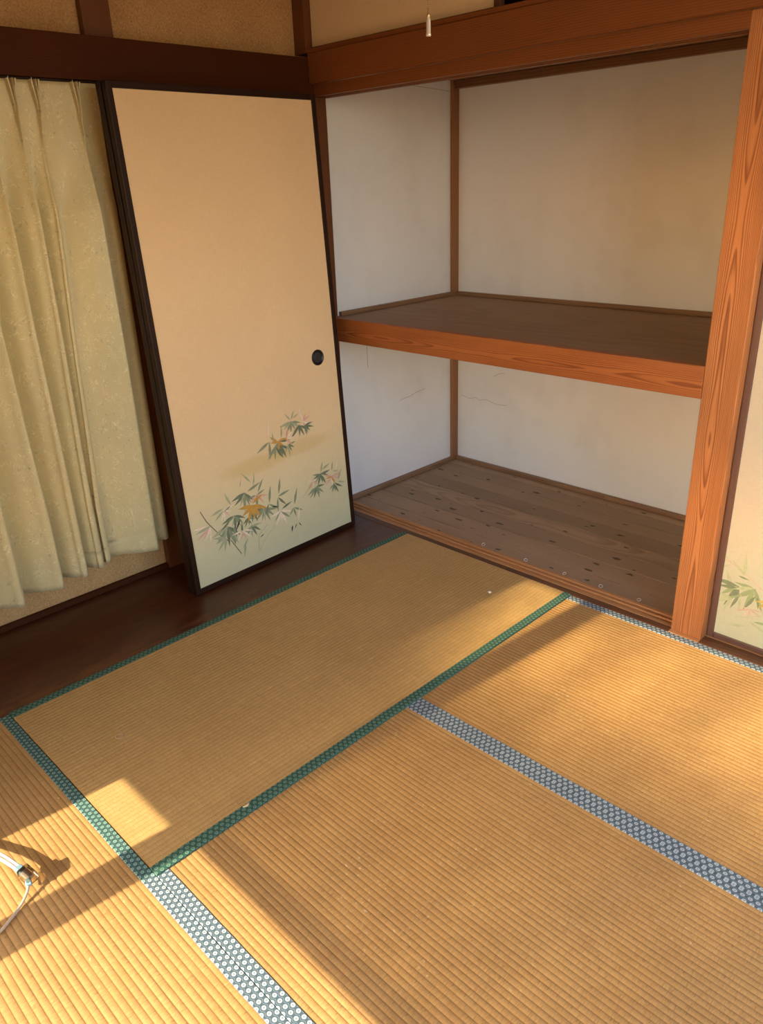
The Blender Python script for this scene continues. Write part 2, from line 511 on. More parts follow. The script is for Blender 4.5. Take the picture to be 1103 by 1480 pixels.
def tube(name, pts, rad, mat, parent=None, n=10, closed=False, smoothn=6):
    P = [Vector(p) for p in pts]
    Q = []
    if smoothn > 1 and len(P) > 2:
        N = len(P)
        rngk = range(N) if closed else range(N - 1)
        for i in rngk:
            p0 = P[i - 1] if (i > 0 or closed) else P[i]
            p1, p2 = P[i], P[(i + 1) % N]
            p3 = P[(i + 2) % N] if (closed or i + 2 < N) else p2
            for k in range(smoothn):
                t = k / smoothn
                Q.append(0.5 * ((2 * p1) + (-p0 + p2) * t + (2 * p0 - 5 * p1 + 4 * p2 - p3) * t * t + (-p0 + 3 * p1 - 3 * p2 + p3) * t ** 3))
        if not closed:
            Q.append(P[-1])
    else:
        Q = P
    bm = bmesh.new()
    rings = []
    up = Vector((0.13, 0.21, 0.97)).normalized()
    for i, q in enumerate(Q):
        a = Q[i - 1] if (i > 0 or closed) else Q[i]
        c = Q[(i + 1) % len(Q)] if (i + 1 < len(Q) or closed) else Q[i]
        t = (c - a).normalized()
        s = t.cross(up)
        if s.length < 1e-4:
            s = t.cross(Vector((1, 0, 0)))
        s.normalize()
        w = s.cross(t)
        r = rad(i / max(1, len(Q) - 1)) if callable(rad) else rad
        rings.append([bm.verts.new(q + (s * math.cos(j * 2 * math.pi / n) + w * math.sin(j * 2 * math.pi / n)) * r) for j in range(n)])
    m = len(rings)
    for i in range(m if closed else m - 1):
        A, B = rings[i], rings[(i + 1) % m]
        for j in range(n):
            bm.faces.new((A[j], A[(j + 1) % n], B[(j + 1) % n], B[j]))
    if not closed:
        bm.faces.new(rings[0][::-1])
        bm.faces.new(rings[-1])
    bmesh.ops.recalc_face_normals(bm, faces=bm.faces)
    return from_bm(name, bm, mat, parent, True)

def lathe(name, prof, mat, parent=None, n=24, axis='z', center=(0, 0, 0)):
    bm = bmesh.new()
    rings = []
    for r, h in prof:
        ring = []
        for j in range(n):
            a = 2 * math.pi * j / n
            c, s = r * math.cos(a), r * math.sin(a)
            v = {'z': (c, s, h), 'x': (h, c, s), 'y': (c, h, s)}[axis]
            ring.append(bm.verts.new(Vector(v) + Vector(center)))
        rings.append(ring)
    for A, B in zip(rings, rings[1:]):
        for j in range(n):
            bm.faces.new((A[j], A[(j + 1) % n], B[(j + 1) % n], B[j]))
    bm.faces.new(rings[0][::-1])
    bm.faces.new(rings[-1])
    bmesh.ops.remove_doubles(bm, verts=bm.verts, dist=1e-6)
    bmesh.ops.recalc_face_normals(bm, faces=bm.faces)
    return from_bm(name, bm, mat, parent, True)

def extrude_profile(name, prof, x0, x1, mat, parent=None):
    """closed (y, z) profile swept along x"""
    bm = bmesh.new()
    A = [bm.verts.new((x0, y, z)) for y, z in prof]
    B = [bm.verts.new((x1, y, z)) for y, z in prof]
    n = len(prof)
    for i in range(n):
        bm.faces.new((A[i], A[(i + 1) % n], B[(i + 1) % n], B[i]))
    bm.faces.new(A[::-1])
    bm.faces.new(B)
    bmesh.ops.recalc_face_normals(bm, faces=bm.faces)
    return from_bm(name, bm, mat, parent)

# ================================================================== ROOM SHELL
XR, YS, H = 2.72, -2.64, 2.45
struct(box('floor', (-0.60, -3.56, -0.12), (2.90, 0.0, -0.056), M_TRIM), 'bare subfloor hidden beneath the straw mats')
struct(box('ceiling', (-0.62, -3.56, H), (2.90, 1.05, H + 0.05), M_CEIL), 'plain wooden board ceiling above the room')
# west wall with the window opening behind the curtain
WY0, WY1, WZ0, WZ1 = -2.40, -0.98, 0.42, 1.74
struct(boxes('wall_left', [((-0.60, -2.70, 0), (-0.53, WY0, H)), ((-0.60, WY1, 0), (-0.53, 0.0175, H)), ((-0.60, 0.018, 1.836), (-0.53, 0.11, H)),
                           ((-0.60, WY0, 0), (-0.53, WY1, WZ0)), ((-0.60, WY0, WZ1), (-0.53, WY1, H))], M_SAND),
       'brown sand plastered wall behind the curtain')
win = struct(boxes('window_1', [((-0.59, WY0, WZ0), (-0.54, WY0 + 0.04, WZ1)), ((-0.59, WY1 - 0.04, WZ0), (-0.54, WY1, WZ1)),
                                ((-0.59, WY0 + 0.04, WZ0), (-0.54, WY1 - 0.04, WZ0 + 0.04)), ((-0.59, WY0 + 0.04, WZ1 - 0.04), (-0.54, WY1 - 0.04, WZ1)),
                                ((-0.58, -1.71, WZ0 + 0.04), (-0.55, -1.67, WZ1 - 0.04))], M_POSTD),
             'window frame hidden behind the gold curtain')
box('pane', (-0.568, WY0 + 0.04, WZ0 + 0.04), (-0.564, WY1 - 0.04, WZ1 - 0.04), M_CLEAR, win)
EY0, EY1, EZ0, EZ1 = -1.95, -0.12, 0.30, 2.15  # unseen east opening, added to fill the room with sky light
struct(boxes('wall_right', [((XR, -2.70, 0), (XR + 0.08, EY0, H)), ((XR, EY1, 0), (XR + 0.08, 1.0, H)), ((XR, EY0, 0), (XR + 0.08, EY1, EZ0)), ((XR, EY0, EZ1), (XR + 0.08, EY1, H))], M_SAND),
       'brown sand plastered wall right of the frame')
struct(boxes('fill_window', [((XR + 0.01, EY0, EZ0), (XR + 0.06, EY0 + 0.04, EZ1)), ((XR + 0.01, EY1 - 0.04, EZ0), (XR + 0.06, EY1, EZ1)), ((XR + 0.01, EY0 + 0.04, EZ0), (XR + 0.06, EY1 - 0.04, EZ0 + 0.04)),
                          ((XR + 0.01, EY0 + 0.04, EZ1 - 0.04), (XR + 0.06, EY1 - 0.04, EZ1)), ((XR + 0.02, -1.0, EZ0 + 0.04), (XR + 0.05, -0.96, EZ1 - 0.04))], M_POSTD), 'added unseen window frame in the right wall, there for fill light')
# closet shell
wcl = struct(box('wall_closet_left', (-0.56, 0.109, 0.0), (-0.48, 1.0, 1.90), M_PLASTER), 'stained white plaster wall at the left end of the closet')
wcb = struct(box('wall_closet_back', (-0.56, 0.95, 0.0), (XR, 1.02, H), M_PLASTER), 'white plaster back wall of the closet above and below the shelf')
struct(box('wall_closet_right', (1.30, 0.125, 0.0), (1.335, 0.95, 1.90), M_PLASTER), 'plaster partition closing the closet behind the right post')
struct(box('ceiling', (-0.48, 0.125, 1.90), (XR, 0.95, 1.93), M_TRIM), 'board ceiling of the closet')
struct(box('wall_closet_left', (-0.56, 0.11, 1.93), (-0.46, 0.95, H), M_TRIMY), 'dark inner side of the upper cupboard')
# south side: beyond the frame, the openings the sun comes through
struct(boxes('wall_front', [((-0.60, YS - 0.06, 0), (0.42, YS, H)), ((2.60, YS - 0.06, 0), (XR + 0.08, YS, H)),
                            ((0.42, YS - 0.06, 1.50), (2.60, YS, H))], M_SAND), 'sand wall with the garden side opening behind the viewer')
w2 = struct(boxes('window_2', [((0.67, YS - 0.05, 0), (0.77, YS - 0.01, 1.50)), ((0.42, YS - 0.045, 0.520), (0.67, YS - 0.015, 0.545)),
                               ((0.77, YS - 0.045, 0.520), (2.60, YS - 0.015, 0.545))], M_POSTD),
            'sliding screens of the garden side, clear below and light-shaping cloth added above')
boxes('light_shaping_cloth', [((0.42, YS - 0.031, 0.545), (0.67, YS - 0.029, 1.50)), ((0.77, YS - 0.031, 0.545), (2.60, YS - 0.029, 1.50))], M_SHEER, w2)  # unseen cloth added to thin and pattern the sun
struct(boxes('wall_outer', [((-0.60, -3.58, 1.80), (2.90, -3.50, 3.1)), ((-0.60, -3.58, 0.0), (2.90, -3.50, 0.32)), ((-0.66, -3.56, 0), (-0.60, -2.70, H)), ((2.84, -3.56, 0), (2.90, -2.70, H))], M_SAND),  # low sill is unseen, added to cut light from the horizon
       'outer veranda wall above the garden opening, low sill added to cut sky light')
struct(box('floor', (-0.60, -3.50, -0.055), (2.84, YS - 0.061, 0.0), M_DECK), 'wooden veranda floor behind the viewer')
bm = bmesh.new()
ev = [bm.verts.new(c) for c in [(-0.9, -3.585, 3.02), (3.2, -3.585, 3.02), (3.2, -5.60, 2.90), (-0.9, -5.60, 2.90), (-0.9, -3.585, 3.08), (3.2, -3.585, 3.08), (3.2, -5.60, 2.96), (-0.9, -5.60, 2.96)]]
for q in ((0, 1, 2, 3), (7, 6, 5, 4), (0, 4, 5, 1), (1, 5, 6, 2), (2, 6, 7, 3), (3, 7, 4, 0)):
    bm.faces.new([ev[i] for i in q])
bmesh.ops.recalc_face_normals(bm, faces=bm.faces)
struct(from_bm('sky_block_eave', bm, M_CEIL), 'unseen veranda roof added deep to block high sky light')  # out of view; added and lengthened to keep high sky light out
struct(box('ground', (-12, -16, -0.6), (14, 9, -0.55), M_GROUND), 'garden ground outside the veranda')

# ------------------------------------------------------------------ timbers
struct(box('trim_1', (1.265, 0.020, 0.0), (1.371, 0.125, 1.835), M_POST, bevel=0.003), 'square orange-brown wooden post with bold grain right of the closet', 'post')
struct(box('trim_2', (-0.56, 0.018, 0.0), (-0.4795, 0.108, 1.835), M_POSTD, bevel=0.003), 'narrow brown post at the left closet edge behind the leaning panels', 'post')
struct(box('trim_3', (-0.446, -0.006, 1.8365), (XR, 0.0195, 1.943), M_BEAMX, bevel=0.003), 'long brown lintel beam running above the closet opening', 'beam')
KAMOI = [(0.020, 1.794), (0.045, 1.794), (0.045, 1.806), (0.066, 1.806), (0.066, 1.794), (0.074, 1.794), (0.074, 1.806), (0.095, 1.806), (0.095, 1.794), (0.120, 1.794), (0.120, 1.836), (0.020, 1.836)]
struct(extrude_profile('trim_4', KAMOI, -0.479, 1.265, M_BEAMX),
       'grooved door head rail under the lintel beam of the closet', 'rail')
struct(extrude_profile('trim_5', KAMOI, 1.371, XR, M_BEAMX),
       'grooved door head rail right of the post', 'rail')
struct(box('trim_6', (-0.529, -2.64, 1.801), (-0.447, 0.017, 1.929), M_BEAMY_SHADED, bevel=0.003), 'brown lintel beam, shade painted in, above the curtain and leaning panels', 'beam')
struct(box('trim_7', (-0.529, -0.900, 1.931), (-0.497, -0.800, H), M_POSTD, bevel=0.002), 'short dark post on the sand wall above the left beam', 'post')
struct(box('trim_8', (-0.529, -0.900, 0.001), (-0.497, -0.800, 1.80), M_POSTD, bevel=0.002), 'dark post showing below the curtain beside the leaning panels', 'post')
struct(box('trim_9', (-0.529, 0.0, 1.945), (-0.462, 0.10, H), M_POSTD, bevel=0.002), 'dark corner post above the beams', 'post')
struct(box('trim_10', (-0.512, 0.905, 0.0), (-0.462, 0.955, 1.90), wood('corner_batten_wood', 'z', (0.20, 0.085, 0.035), (0.33, 0.16, 0.07), ring=90, warp=0.03), bevel=0.002),
       'thin brown corner post inside the closet between two plaster walls', 'post')
struct(box('trim_11', (-0.46, 0.915, 1.865), (1.30, 0.949, 1.899), wood('knotty_rail_wood', 'x', (0.15, 0.06, 0.024), (0.28, 0.125, 0.05), ring=90, warp=0.05, knots=True), bevel=0.002),
       'knotty brown rail along the top of the closet back wall', 'rail')
struct(box('baseboard_left', (-0.529, -2.62, 0.001), (-0.508, -0.005, 0.020), M_BEAMY_SHADED, bevel=0.002), 'low dark strip at the foot of the sand wall')
struct(box('baseboard_closet_left', (-0.479, 0.115, 0.001), (-0.455, 0.905, 0.020), M_TRIMY, bevel=0.002), 'thin dusty strip at the foot of the closet left wall')
struct(box('baseboard_closet_back', (-0.46, 0.925, 0.001), (1.30, 0.949, 0.020), M_TRIM, bevel=0.002), 'thin dusty strip at the foot of the closet back wall')

# door sill with two running grooves
sill_prof = [(0.035, -0.05), (0.035, 0.003), (0.052, 0.003), (0.052, -0.004), (0.070, -0.004), (0.070, 0.004), (0.077, 0.004), (0.077, -0.004),
             (0.094, -0.004), (0.094, 0.005), (0.112, 0.005), (0.112, -0.05)]
sl = struct(extrude_profile('trim_12', sill_prof, -0.479, 1.265, M_SILL), 'grooved wooden door sill along the closet front', 'sill')
struct(box('trim_13', (-0.479, 0.001, -0.05), (1.265, 0.0345, 0.002), M_SILLD, bevel=0.0015), 'worn dark edge strip between mat and closet sill', 'sill')
struct(box('trim_19', (1.2655, 0.001, -0.05), (1.3705, 0.0195, 0.003), M_SILL), 'short sill strip at the foot of the post', 'sill')
struct(box('trim_14', (1.371, 0.001, -0.05), (XR, 0.055, 0.003), M_SILLD, bevel=0.0015), 'dark sill strip below the right sliding door', 'sill')

# closet floor planks
fl = struct(box('floor', (-0.48, 0.113, -0.08), (1.30, 0.95, -0.022), M_LACQ), 'knotty grey-brown plank floor of the closet')
ed = [0.114, 0.200, 0.322, 0.436, 0.548, 0.655, 0.762, 0.866, 0.949]
for a, c in zip(ed, ed[1:]):
    o = box('plank', (-0.479, a + 0.0022, -0.0215), (1.299, c - 0.0022, random.uniform(-0.001, 0.0008)), M_PLANK, fl, bevel=0.0012)

# dark board floor along the west wall
bd = struct(box('trim_15', (-0.529, -2.62, -0.05), (-0.0015, 0.0, 0.0005), M_BOARD, bevel=0.001), 'dark polished floor board between the mat and the sand wall', 'floor board')

# closet shelf
sh = empty('closet_shelf', (0.43, 0.45, 0.82))
def loc(p, q):
    return tuple(a - b for a, b in zip(p, q))
SL = (0.43, 0.45, 0.82)
for o in [box('deck', (-0.479, 0.058, 0.893), (1.299, 0.949, 0.911), M_DECK),
          box('front_beam', (-0.479, 0.020, 0.820), (1.2645, 0.0575, 0.921), M_FASCIA, bevel=0.003),
          box('batten', (-0.479, 0.115, 0.9115), (-0.460, 0.904, 0.930), M_TRIMY, bevel=0.002),
          box('batten', (-0.461, 0.930, 0.9115), (1.299, 0.949, 0.930), M_TRIM, bevel=0.002)]:
    o.parent = sh
    o.matrix_parent_inverse = sh.matrix_world.inverted() if False else sh.matrix_parent_inverse
    o.location = tuple(-c for c in SL)
tag(sh, 'wooden closet shelf with brown deck and orange grained front beam', 'shelf')

# plaster cracks, fine and flat
def crack(pts, parent):
    tube('crack', pts, 0.0007, M_CRACK, parent, n=5, smoothn=1)
def zig(p0, p1, n, amp, fixed):
    out = []
    for i in range(n + 1):
        t = i / n
        p = [p0[k] + (p1[k] - p0[k]) * t for k in range(3)]
        for k in range(3):
            if k != fixed and 0 < i < n:
                p[k] += random.uniform(-amp, amp)
        out.append(p)
    return out
crack(zig((-0.44, 0.9498, 0.372), (-0.13, 0.9498, 0.365), 9, 0.008, 1), wcb)
crack(zig((-0.22, 0.9498, 0.510), (-0.15, 0.9498, 0.535), 4, 0.006, 1), wcb)
crack(zig((0.74, 0.9498, 0.60), (0.87, 0.9498, 0.575), 5, 0.010, 1), wcb)
crack(zig((-0.4798, 0.50, 0.43), (-0.4798, 0.70, 0.455), 5, 0.006, 0), wcl)
crack(zig((-0.4798, 0.28, 0.82), (-0.4798, 0.285, 0.64), 5, 0.002, 0), wcl)
crack(zig((-0.4798, 0.62, 1.868), (-0.4798, 0.90, 1.855), 4, 0.002, 0), wcl)

# ================================================================== TATAMI
def heri_strip(name, l0, l1, w0, w1, axis, mat, parent, ztop=0.0012, zbot=-0.02, notch=None):
    bm = bmesh.new()
    nseg = 60
    prof = [(w0, zbot), (w0, ztop - 0.002), (w0 + 0.0015, ztop), (w1 - 0.0015, ztop), (w1, ztop - 0.002), (w1, zbot)]
    rings = []
    for i in range(nseg + 1):
        l = l0 + (l1 - l0) * i / nseg
        jz = random.uniform(-0.0002, 0.0002)
        jw = random.uniform(-0.0004, 0.0004)
        ring = []
        for (w, z) in prof:
            zz = z + (jz if z > zbot else 0)
            ring.append(bm.verts.new((l, w + jw, zz) if axis == 'x' else (w + jw, l, zz)))
        rings.append(ring)
    for A, B in zip(rings, rings[1:]):
        for j in range(len(prof) - 1):
            bm.faces.new((A[j], A[j + 1], B[j + 1], B[j]))
    bm.faces.new(rings[0])
    bm.faces.new(rings[-1][::-1])
    bmesh.ops.recalc_face_normals(bm, faces=bm.faces)
    return from_bm(name, bm, mat, parent)

def woven(name, L, w0, w1, axis, amp, mat, parent, zoff=0.0):
    """rows of rush over the warp, each row a rounded rib"""
    k0, k1 = math.floor(w0 / PITCH), math.ceil(w1 / PITCH)
    ncr, nl = 6, 44
    vs_, fs = [], []
    for k in range(k0, k1):
        base = len(vs_)
        lift = rng.uniform(-0.12, 0.08) * amp
        jit = rng.normal(0, 0.12, nl + 1) * amp
        jit = np.convolve(np.pad(jit, 2, mode='edge'), np.ones(5) / 5, 'valid') * 2
        for i in range(nl + 1):
            l = L * i / nl
            for j in range(ncr + 1):
                t = j / ncr
                w = min(max((k + t) * PITCH, w0), w1)
                h = -amp * abs(2 * t - 1) ** 2.3
                if 0 < j < ncr:
                    h += lift + jit[i]
                z = h + zoff
                vs_.append((l, w, z) if axis == 'x' else (w, l, z))
        for i in range(nl):
            for j in range(ncr):
                a = base + i * (ncr + 1) + j
                fs.append((a, a + 1, a + ncr + 2, a + ncr + 1) if axis == 'y' else (a, a + ncr + 1, a + ncr + 2, a + 1))
    me = D.meshes.new(name)
    me.from_pydata(vs_, [], fs)
    me.update()
    if me.polygons[0].normal.z < 0:
        me.flip_normals()
    return mesh_obj(name, me, mat, parent, True)

MW, ML = 0.88, 1.76
HW = 0.032
def tatami(x0, y0, axis, L, label, mat, hmat, z=0.0, amp=0.0009, cloth_z=0.0012):
    r = empty('tatami_mat', (x0, y0, z))
    g = 0.0006
    woven('woven_surface', L, HW - 0.004, MW - HW + 0.004, axis, amp, mat, r)
    lo, hi = ((g, g, -0.054 - z), (L - g, MW - g, -0.006)) if axis == 'x' else ((g, g, -0.054 - z), (MW - g, L - g, -0.006))
    box('core', lo, hi, M_STRAW, r)
    heri_strip('border_cloth', 0.0, L, 0.0, HW, axis, hmat, r, cloth_z)
    heri_strip('border_cloth', 0.0, L, MW - HW, MW, axis, hmat, r, cloth_z)
    return tag(r, label, 'tatami mat', 'tatami mats on the floor')

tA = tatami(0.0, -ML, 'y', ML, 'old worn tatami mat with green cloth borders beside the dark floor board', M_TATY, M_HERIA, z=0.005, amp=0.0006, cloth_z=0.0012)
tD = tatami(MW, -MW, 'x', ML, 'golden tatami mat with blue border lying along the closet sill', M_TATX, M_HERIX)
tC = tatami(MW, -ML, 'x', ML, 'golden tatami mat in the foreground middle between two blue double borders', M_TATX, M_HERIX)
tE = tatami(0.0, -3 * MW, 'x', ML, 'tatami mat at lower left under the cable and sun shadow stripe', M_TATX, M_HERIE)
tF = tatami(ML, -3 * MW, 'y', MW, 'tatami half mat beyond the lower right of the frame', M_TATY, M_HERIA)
# torn spot of the green border, and a round dent pressed into the old mat
tube('frayed_straw', [(0.8545, 0.262, 0.0016), (0.857, 0.272, 0.0020), (0.8535, 0.281, 0.0016)], lambda t: 0.0035 * math.sin(math.pi * (0.15 + 0.7 * t)), M_STRAW, tA, n=8)
bm = bmesh.new()
R0 = 0.0105
ring = []
for i in range(36):
    a = 2 * math.pi * i / 36
    ring.append([bm.verts.new(((R0 + dr) * math.cos(a), (R0 + dr) * math.sin(a), dz)) for dr, dz in ((-0.002, -0.0003), (-0.0008, 0.0009), (0.0008, 0.0009), (0.002, -0.0003))])
for i in range(36):
    A, B = ring[i], ring[(i + 1) % 36]
    for j in range(3):
        bm.faces.new((A[j], A[j + 1], B[j + 1], B[j]))
dent = from_bm('pressed_ring', bm, M_DENT, tA, True)
dent.location = (0.356, ML - 1.578, -0.0002)

# ================================================================== BAMBOO PRINT
class Print:
    def __init__(self):
        self.v, self.f, self.c = [], [], []
        self.layer = 0
    def leaf(self, u, v, ang, ln, col, wd=0.17):
        """ang measured from straight down, positive to +u"""
        a = math.radians(ang)
        ln *= 1.22
        du, dv = math.sin(a), -math.cos(a)
        nu, nv = -dv, du
        w = ln * wd
        self.layer += 1
        d = 0.0004 + 0.00001 * self.layer
        b = len(self.v)
        bend = random.uniform(-0.08, 0.08) * ln
        st = [(0.0, 0.12), (0.25, 0.85), (0.45, 1.0), (0.7, 0.62), (1.0, 0.0)]
        L, R = [], []
        for t, k in st:
            cu = u + du * ln * t + nu * bend * t * t
            cv = v + dv * ln * t + nv * bend * t * t
            L.append((cu + nu * w * k * 0.5, cv + nv * w * k * 0.5))
            R.append((cu - nu * w * k * 0.5, cv - nv * w * k * 0.5))
        poly = L[:-1] + [L[-1]] + R[:-1][::-1]
        self.v += [(p[0], p[1], d) for p in poly]
        self.f.append(tuple(range(b, b + len(poly))))
        self.c.append(col)
    def stem(self, pts, w, col):
        self.layer += 1
        d = 0.0004 + 0.00001 * self.layer
        for (a, c) in zip(pts, pts[1:]):
            du, dv = c[0] - a[0], c[1] - a[1]
            l = math.hypot(du, dv)
            nu, nv = -dv / l * w / 2, du / l * w / 2
            b = len(self.v)
            self.v += [(a[0] + nu, a[1] + nv, d), (a[0] - nu, a[1] - nv, d), (c[0] - nu, c[1] - nv, d), (c[0] + nu, c[1] + nv, d)]
            self.f.append((b, b + 1, b + 2, b + 3))
            self.c.append(col)
    def fan(self, u, v, n, spread, ln, cols, tilt=0.0, wd=0.19):
        for i in range(n):
            a = tilt + (-spread / 2 + spread * i / max(1, n - 1)) + random.uniform(-7, 7)
            self.leaf(u + random.uniform(-.003, .003), v + random.uniform(-.003, .003), a, ln * random.uniform(0.72, 1.1), random.choice(cols), wd)
    def build(self, name, to3, parent):
        me = D.meshes.new(name)
        me.from_pydata([to3(*p) for p in self.v], [], self.f)
        at = me.color_attributes.new('Col', 'FLOAT_COLOR', 'CORNER')
        for p, c in zip(me.polygons, self.c):
            for li in p.loop_indices:
                at.data[li].color = (*c, 1)
        o = mesh_obj(name, me, M_PRINT, parent)
        o['kind'] = 'stuff'
        return o
G1, G2, G3 = (0.27, 0.315, 0.20), (0.17, 0.21, 0.14), (0.40, 0.43, 0.28)
PK, PW, GO, DK = (0.70, 0.42, 0.34), (0.84, 0.72, 0.58), (0.58, 0.33, 0.08), (0.05, 0.05, 0.035)
GR, GRD, GRP = [G1, G1, G2, G3], [G2, G2, G1], [G3, G1, G3]

def left_print():
    p = Print()
    br = (0.10, 0.055, 0.035)
    p.stem([(0.055, 0.305), (0.062, 0.288), (0.075, 0.258), (0.089, 0.237), (0.125, 0.185), (0.159, 0.147)], 0.0028, br)
    p.stem([(0.172, 0.146), (0.190, 0.112), (0.213, 0.070)], 0.003, br)
    p.fan(0.269, 0.315, 7, 130, 0.062, GR, -12)
    p.leaf(0.285, 0.318, 105, 0.06, G1)
    p.fan(0.328, 0.288, 6, 200, 0.048, [PK, PK, PW, G1], 10)
    p.leaf(0.335, 0.30, 150, 0.05, G1)
    p.fan(0.207, 0.238, 7, 150, 0.055, GR, -8)
    p.fan(0.168, 0.205, 6, 110, 0.066, GR, -15)
    p.fan(0.268, 0.208, 5, 120, 0.036, GRD, 5)
    p.fan(0.352, 0.222, 8, 170, 0.055, GR, -10)
    p.fan(0.300, 0.230, 4, 90, 0.048, GRD, 0)
    p.fan(0.298, 0.252, 6, 150, 0.066, [GO], -15, 0.24)
    p.leaf(0.300, 0.262, 115, 0.05, GO, 0.24)
    p.fan(0.440, 0.182, 7, 150, 0.052, [PW, PW, PK, G1, G2], 0)
    p.leaf(0.446, 0.19, 110, 0.05, G2)
    p.leaf(0.438, 0.262, 165, 0.055, G1); p.leaf(0.432, 0.246, 40, 0.05, G2); p.leaf(0.434, 0.250, 100, 0.055, G1); p.leaf(0.430, 0.243, -10, 0.05, G1)
    p.leaf(0.385, 0.238, 170, 0.06, G1); p.leaf(0.382, 0.232, 50, 0.05, G1); p.leaf(0.380, 0.234, -30, 0.04, G2); p.leaf(0.395, 0.215, 80, 0.03, DK)
    p.leaf(0.515, 0.190, 165, 0.06, G1); p.leaf(0.510, 0.175, 60, 0.045, G1); p.leaf(0.508, 0.173, 10, 0.035, G2); p.leaf(0.508, 0.176, -40, 0.035, G1)
    p.fan(0.278, 0.172, 6, 140, 0.046, GR, 10)
    p.leaf(0.155, 0.285, -75, 0.05, G3); p.leaf(0.155, 0.275, -55, 0.045, G3); p.fan(0.16, 0.275, 5, 130, 0.04, [PW, PK], 40)
    p.fan(0.088, 0.232, 6, 90, 0.062, [PW, PK, PW], -50, 0.13); p.leaf(0.088, 0.235, -80, 0.06, G3)
    p.leaf(0.197, 0.288, 205, 0.05, G3); p.leaf(0.195, 0.285, -70, 0.035, G1); p.leaf(0.180, 0.225, -60, 0.045, G2)
    p.leaf(0.305, 0.350, 215, 0.055, G3, 0.12); p.leaf(0.322, 0.345, 172, 0.035, G3, 0.12); p.leaf(0.25, 0.345, 160, 0.03, G3, 0.12); p.leaf(0.315, 0.335, 160, 0.025, G3)
    p.leaf(0.205, 0.190, -10, 0.06, G2); p.leaf(0.196, 0.196, 0, 0.065, G1); p.leaf(0.235, 0.20, -5, 0.05, G2); p.leaf(0.228, 0.215, -30, 0.04, DK)
    p.fan(0.235, 0.165, 6, 160, 0.045, [PW, PW, PK], 0, 0.14)
    p.leaf(0.255, 0.125, -40, 0.04, G3); p.leaf(0.192, 0.165, 15, 0.04, G3); p.leaf(0.24, 0.105, -20, 0.045, G3)
    p.fan(0.15, 0.165, 4, 90, 0.05, [G3], -60)
    p.stem([(0.36, 0.15), (0.31, 0.12), (0.30, 0.06)], 0.0018, (0.45, 0.40, 0.24)); p.stem([(0.40, 0.135), (0.35, 0.10), (0.30, 0.05)], 0.0015, (0.47, 0.42, 0.26))
    p.leaf(0.525, 0.11, 170, 0.05, PW); p.leaf(0.515, 0.10, -40, 0.02, DK); p.leaf(0.525, 0.10, 40, 0.02, DK); p.leaf(0.49, 0.10, -20, 0.025, DK, 0.25); p.leaf(0.335, 0.115, -70, 0.02, DK)
    # sprays above and at right
    p.fan(0.548, 0.545, 7, 150, 0.052, GR, -5); p.leaf(0.55, 0.552, 150, 0.035, G3); p.leaf(0.545, 0.552, -140, 0.035, G3); p.leaf(0.56, 0.556, 110, 0.03, G3)
    p.fan(0.612, 0.530, 6, 220, 0.036, [PW, PK, PW], 90); p.fan(0.590, 0.520, 4, 90, 0.052, GRD, 5); p.fan(0.62, 0.512, 5, 90, 0.045, GRD, 50); p.leaf(0.60, 0.55, 180, 0.04, PW)
    p.fan(0.470, 0.478, 6, 220, 0.044, [GO, GO, GO, G1], -20, 0.26); p.leaf(0.420, 0.487, -65, 0.06, G1); p.leaf(0.424, 0.487, -5, 0.06, G1); p.leaf(0.425, 0.515, 175, 0.05, PW)
    p.fan(0.452, 0.462, 3, 60, 0.055, GR, -10); p.fan(0.478, 0.460, 4, 70, 0.052, GRD, 20); p.leaf(0.478, 0.476, 85, 0.045, G2); p.fan(0.520, 0.452, 5, 130, 0.042, GR, 30)
    p.fan(0.512, 0.482, 4, 120, 0.036, [PW, PK], 100); p.leaf(0.488, 0.49, 170, 0.04, G3); p.leaf(0.445, 0.48, 180, 0.035, G3)
    p.fan(0.678, 0.278, 8, 190, 0.046, GRD, -10); p.leaf(0.68, 0.285, 160, 0.04, G3); p.leaf(0.69, 0.295, 110, 0.04, G3)
    p.fan(0.740, 0.248, 7, 220, 0.042, [GO, PK, PW, PK], -10, 0.22); p.fan(0.645, 0.228, 7, 150, 0.045, GRD, 5); p.fan(0.752, 0.212, 5, 110, 0.040, GRD, 0)
    p.leaf(0.775, 0.222, 150, 0.045, G3); p.leaf(0.775, 0.215, 70, 0.04, G3); p.fan(0.63, 0.258, 5, 200, 0.03, [PW, PK], 0); p.leaf(0.768, 0.268, 165, 0.045, PW); p.leaf(0.745, 0.275, 170, 0.035, G3); p.leaf(0.75, 0.27, 80, 0.03, G3)
    p.stem([(0.565, 0.205), (0.60, 0.23), (0.63, 0.245)], 0.0012, (0.50, 0.40, 0.24))
    return p

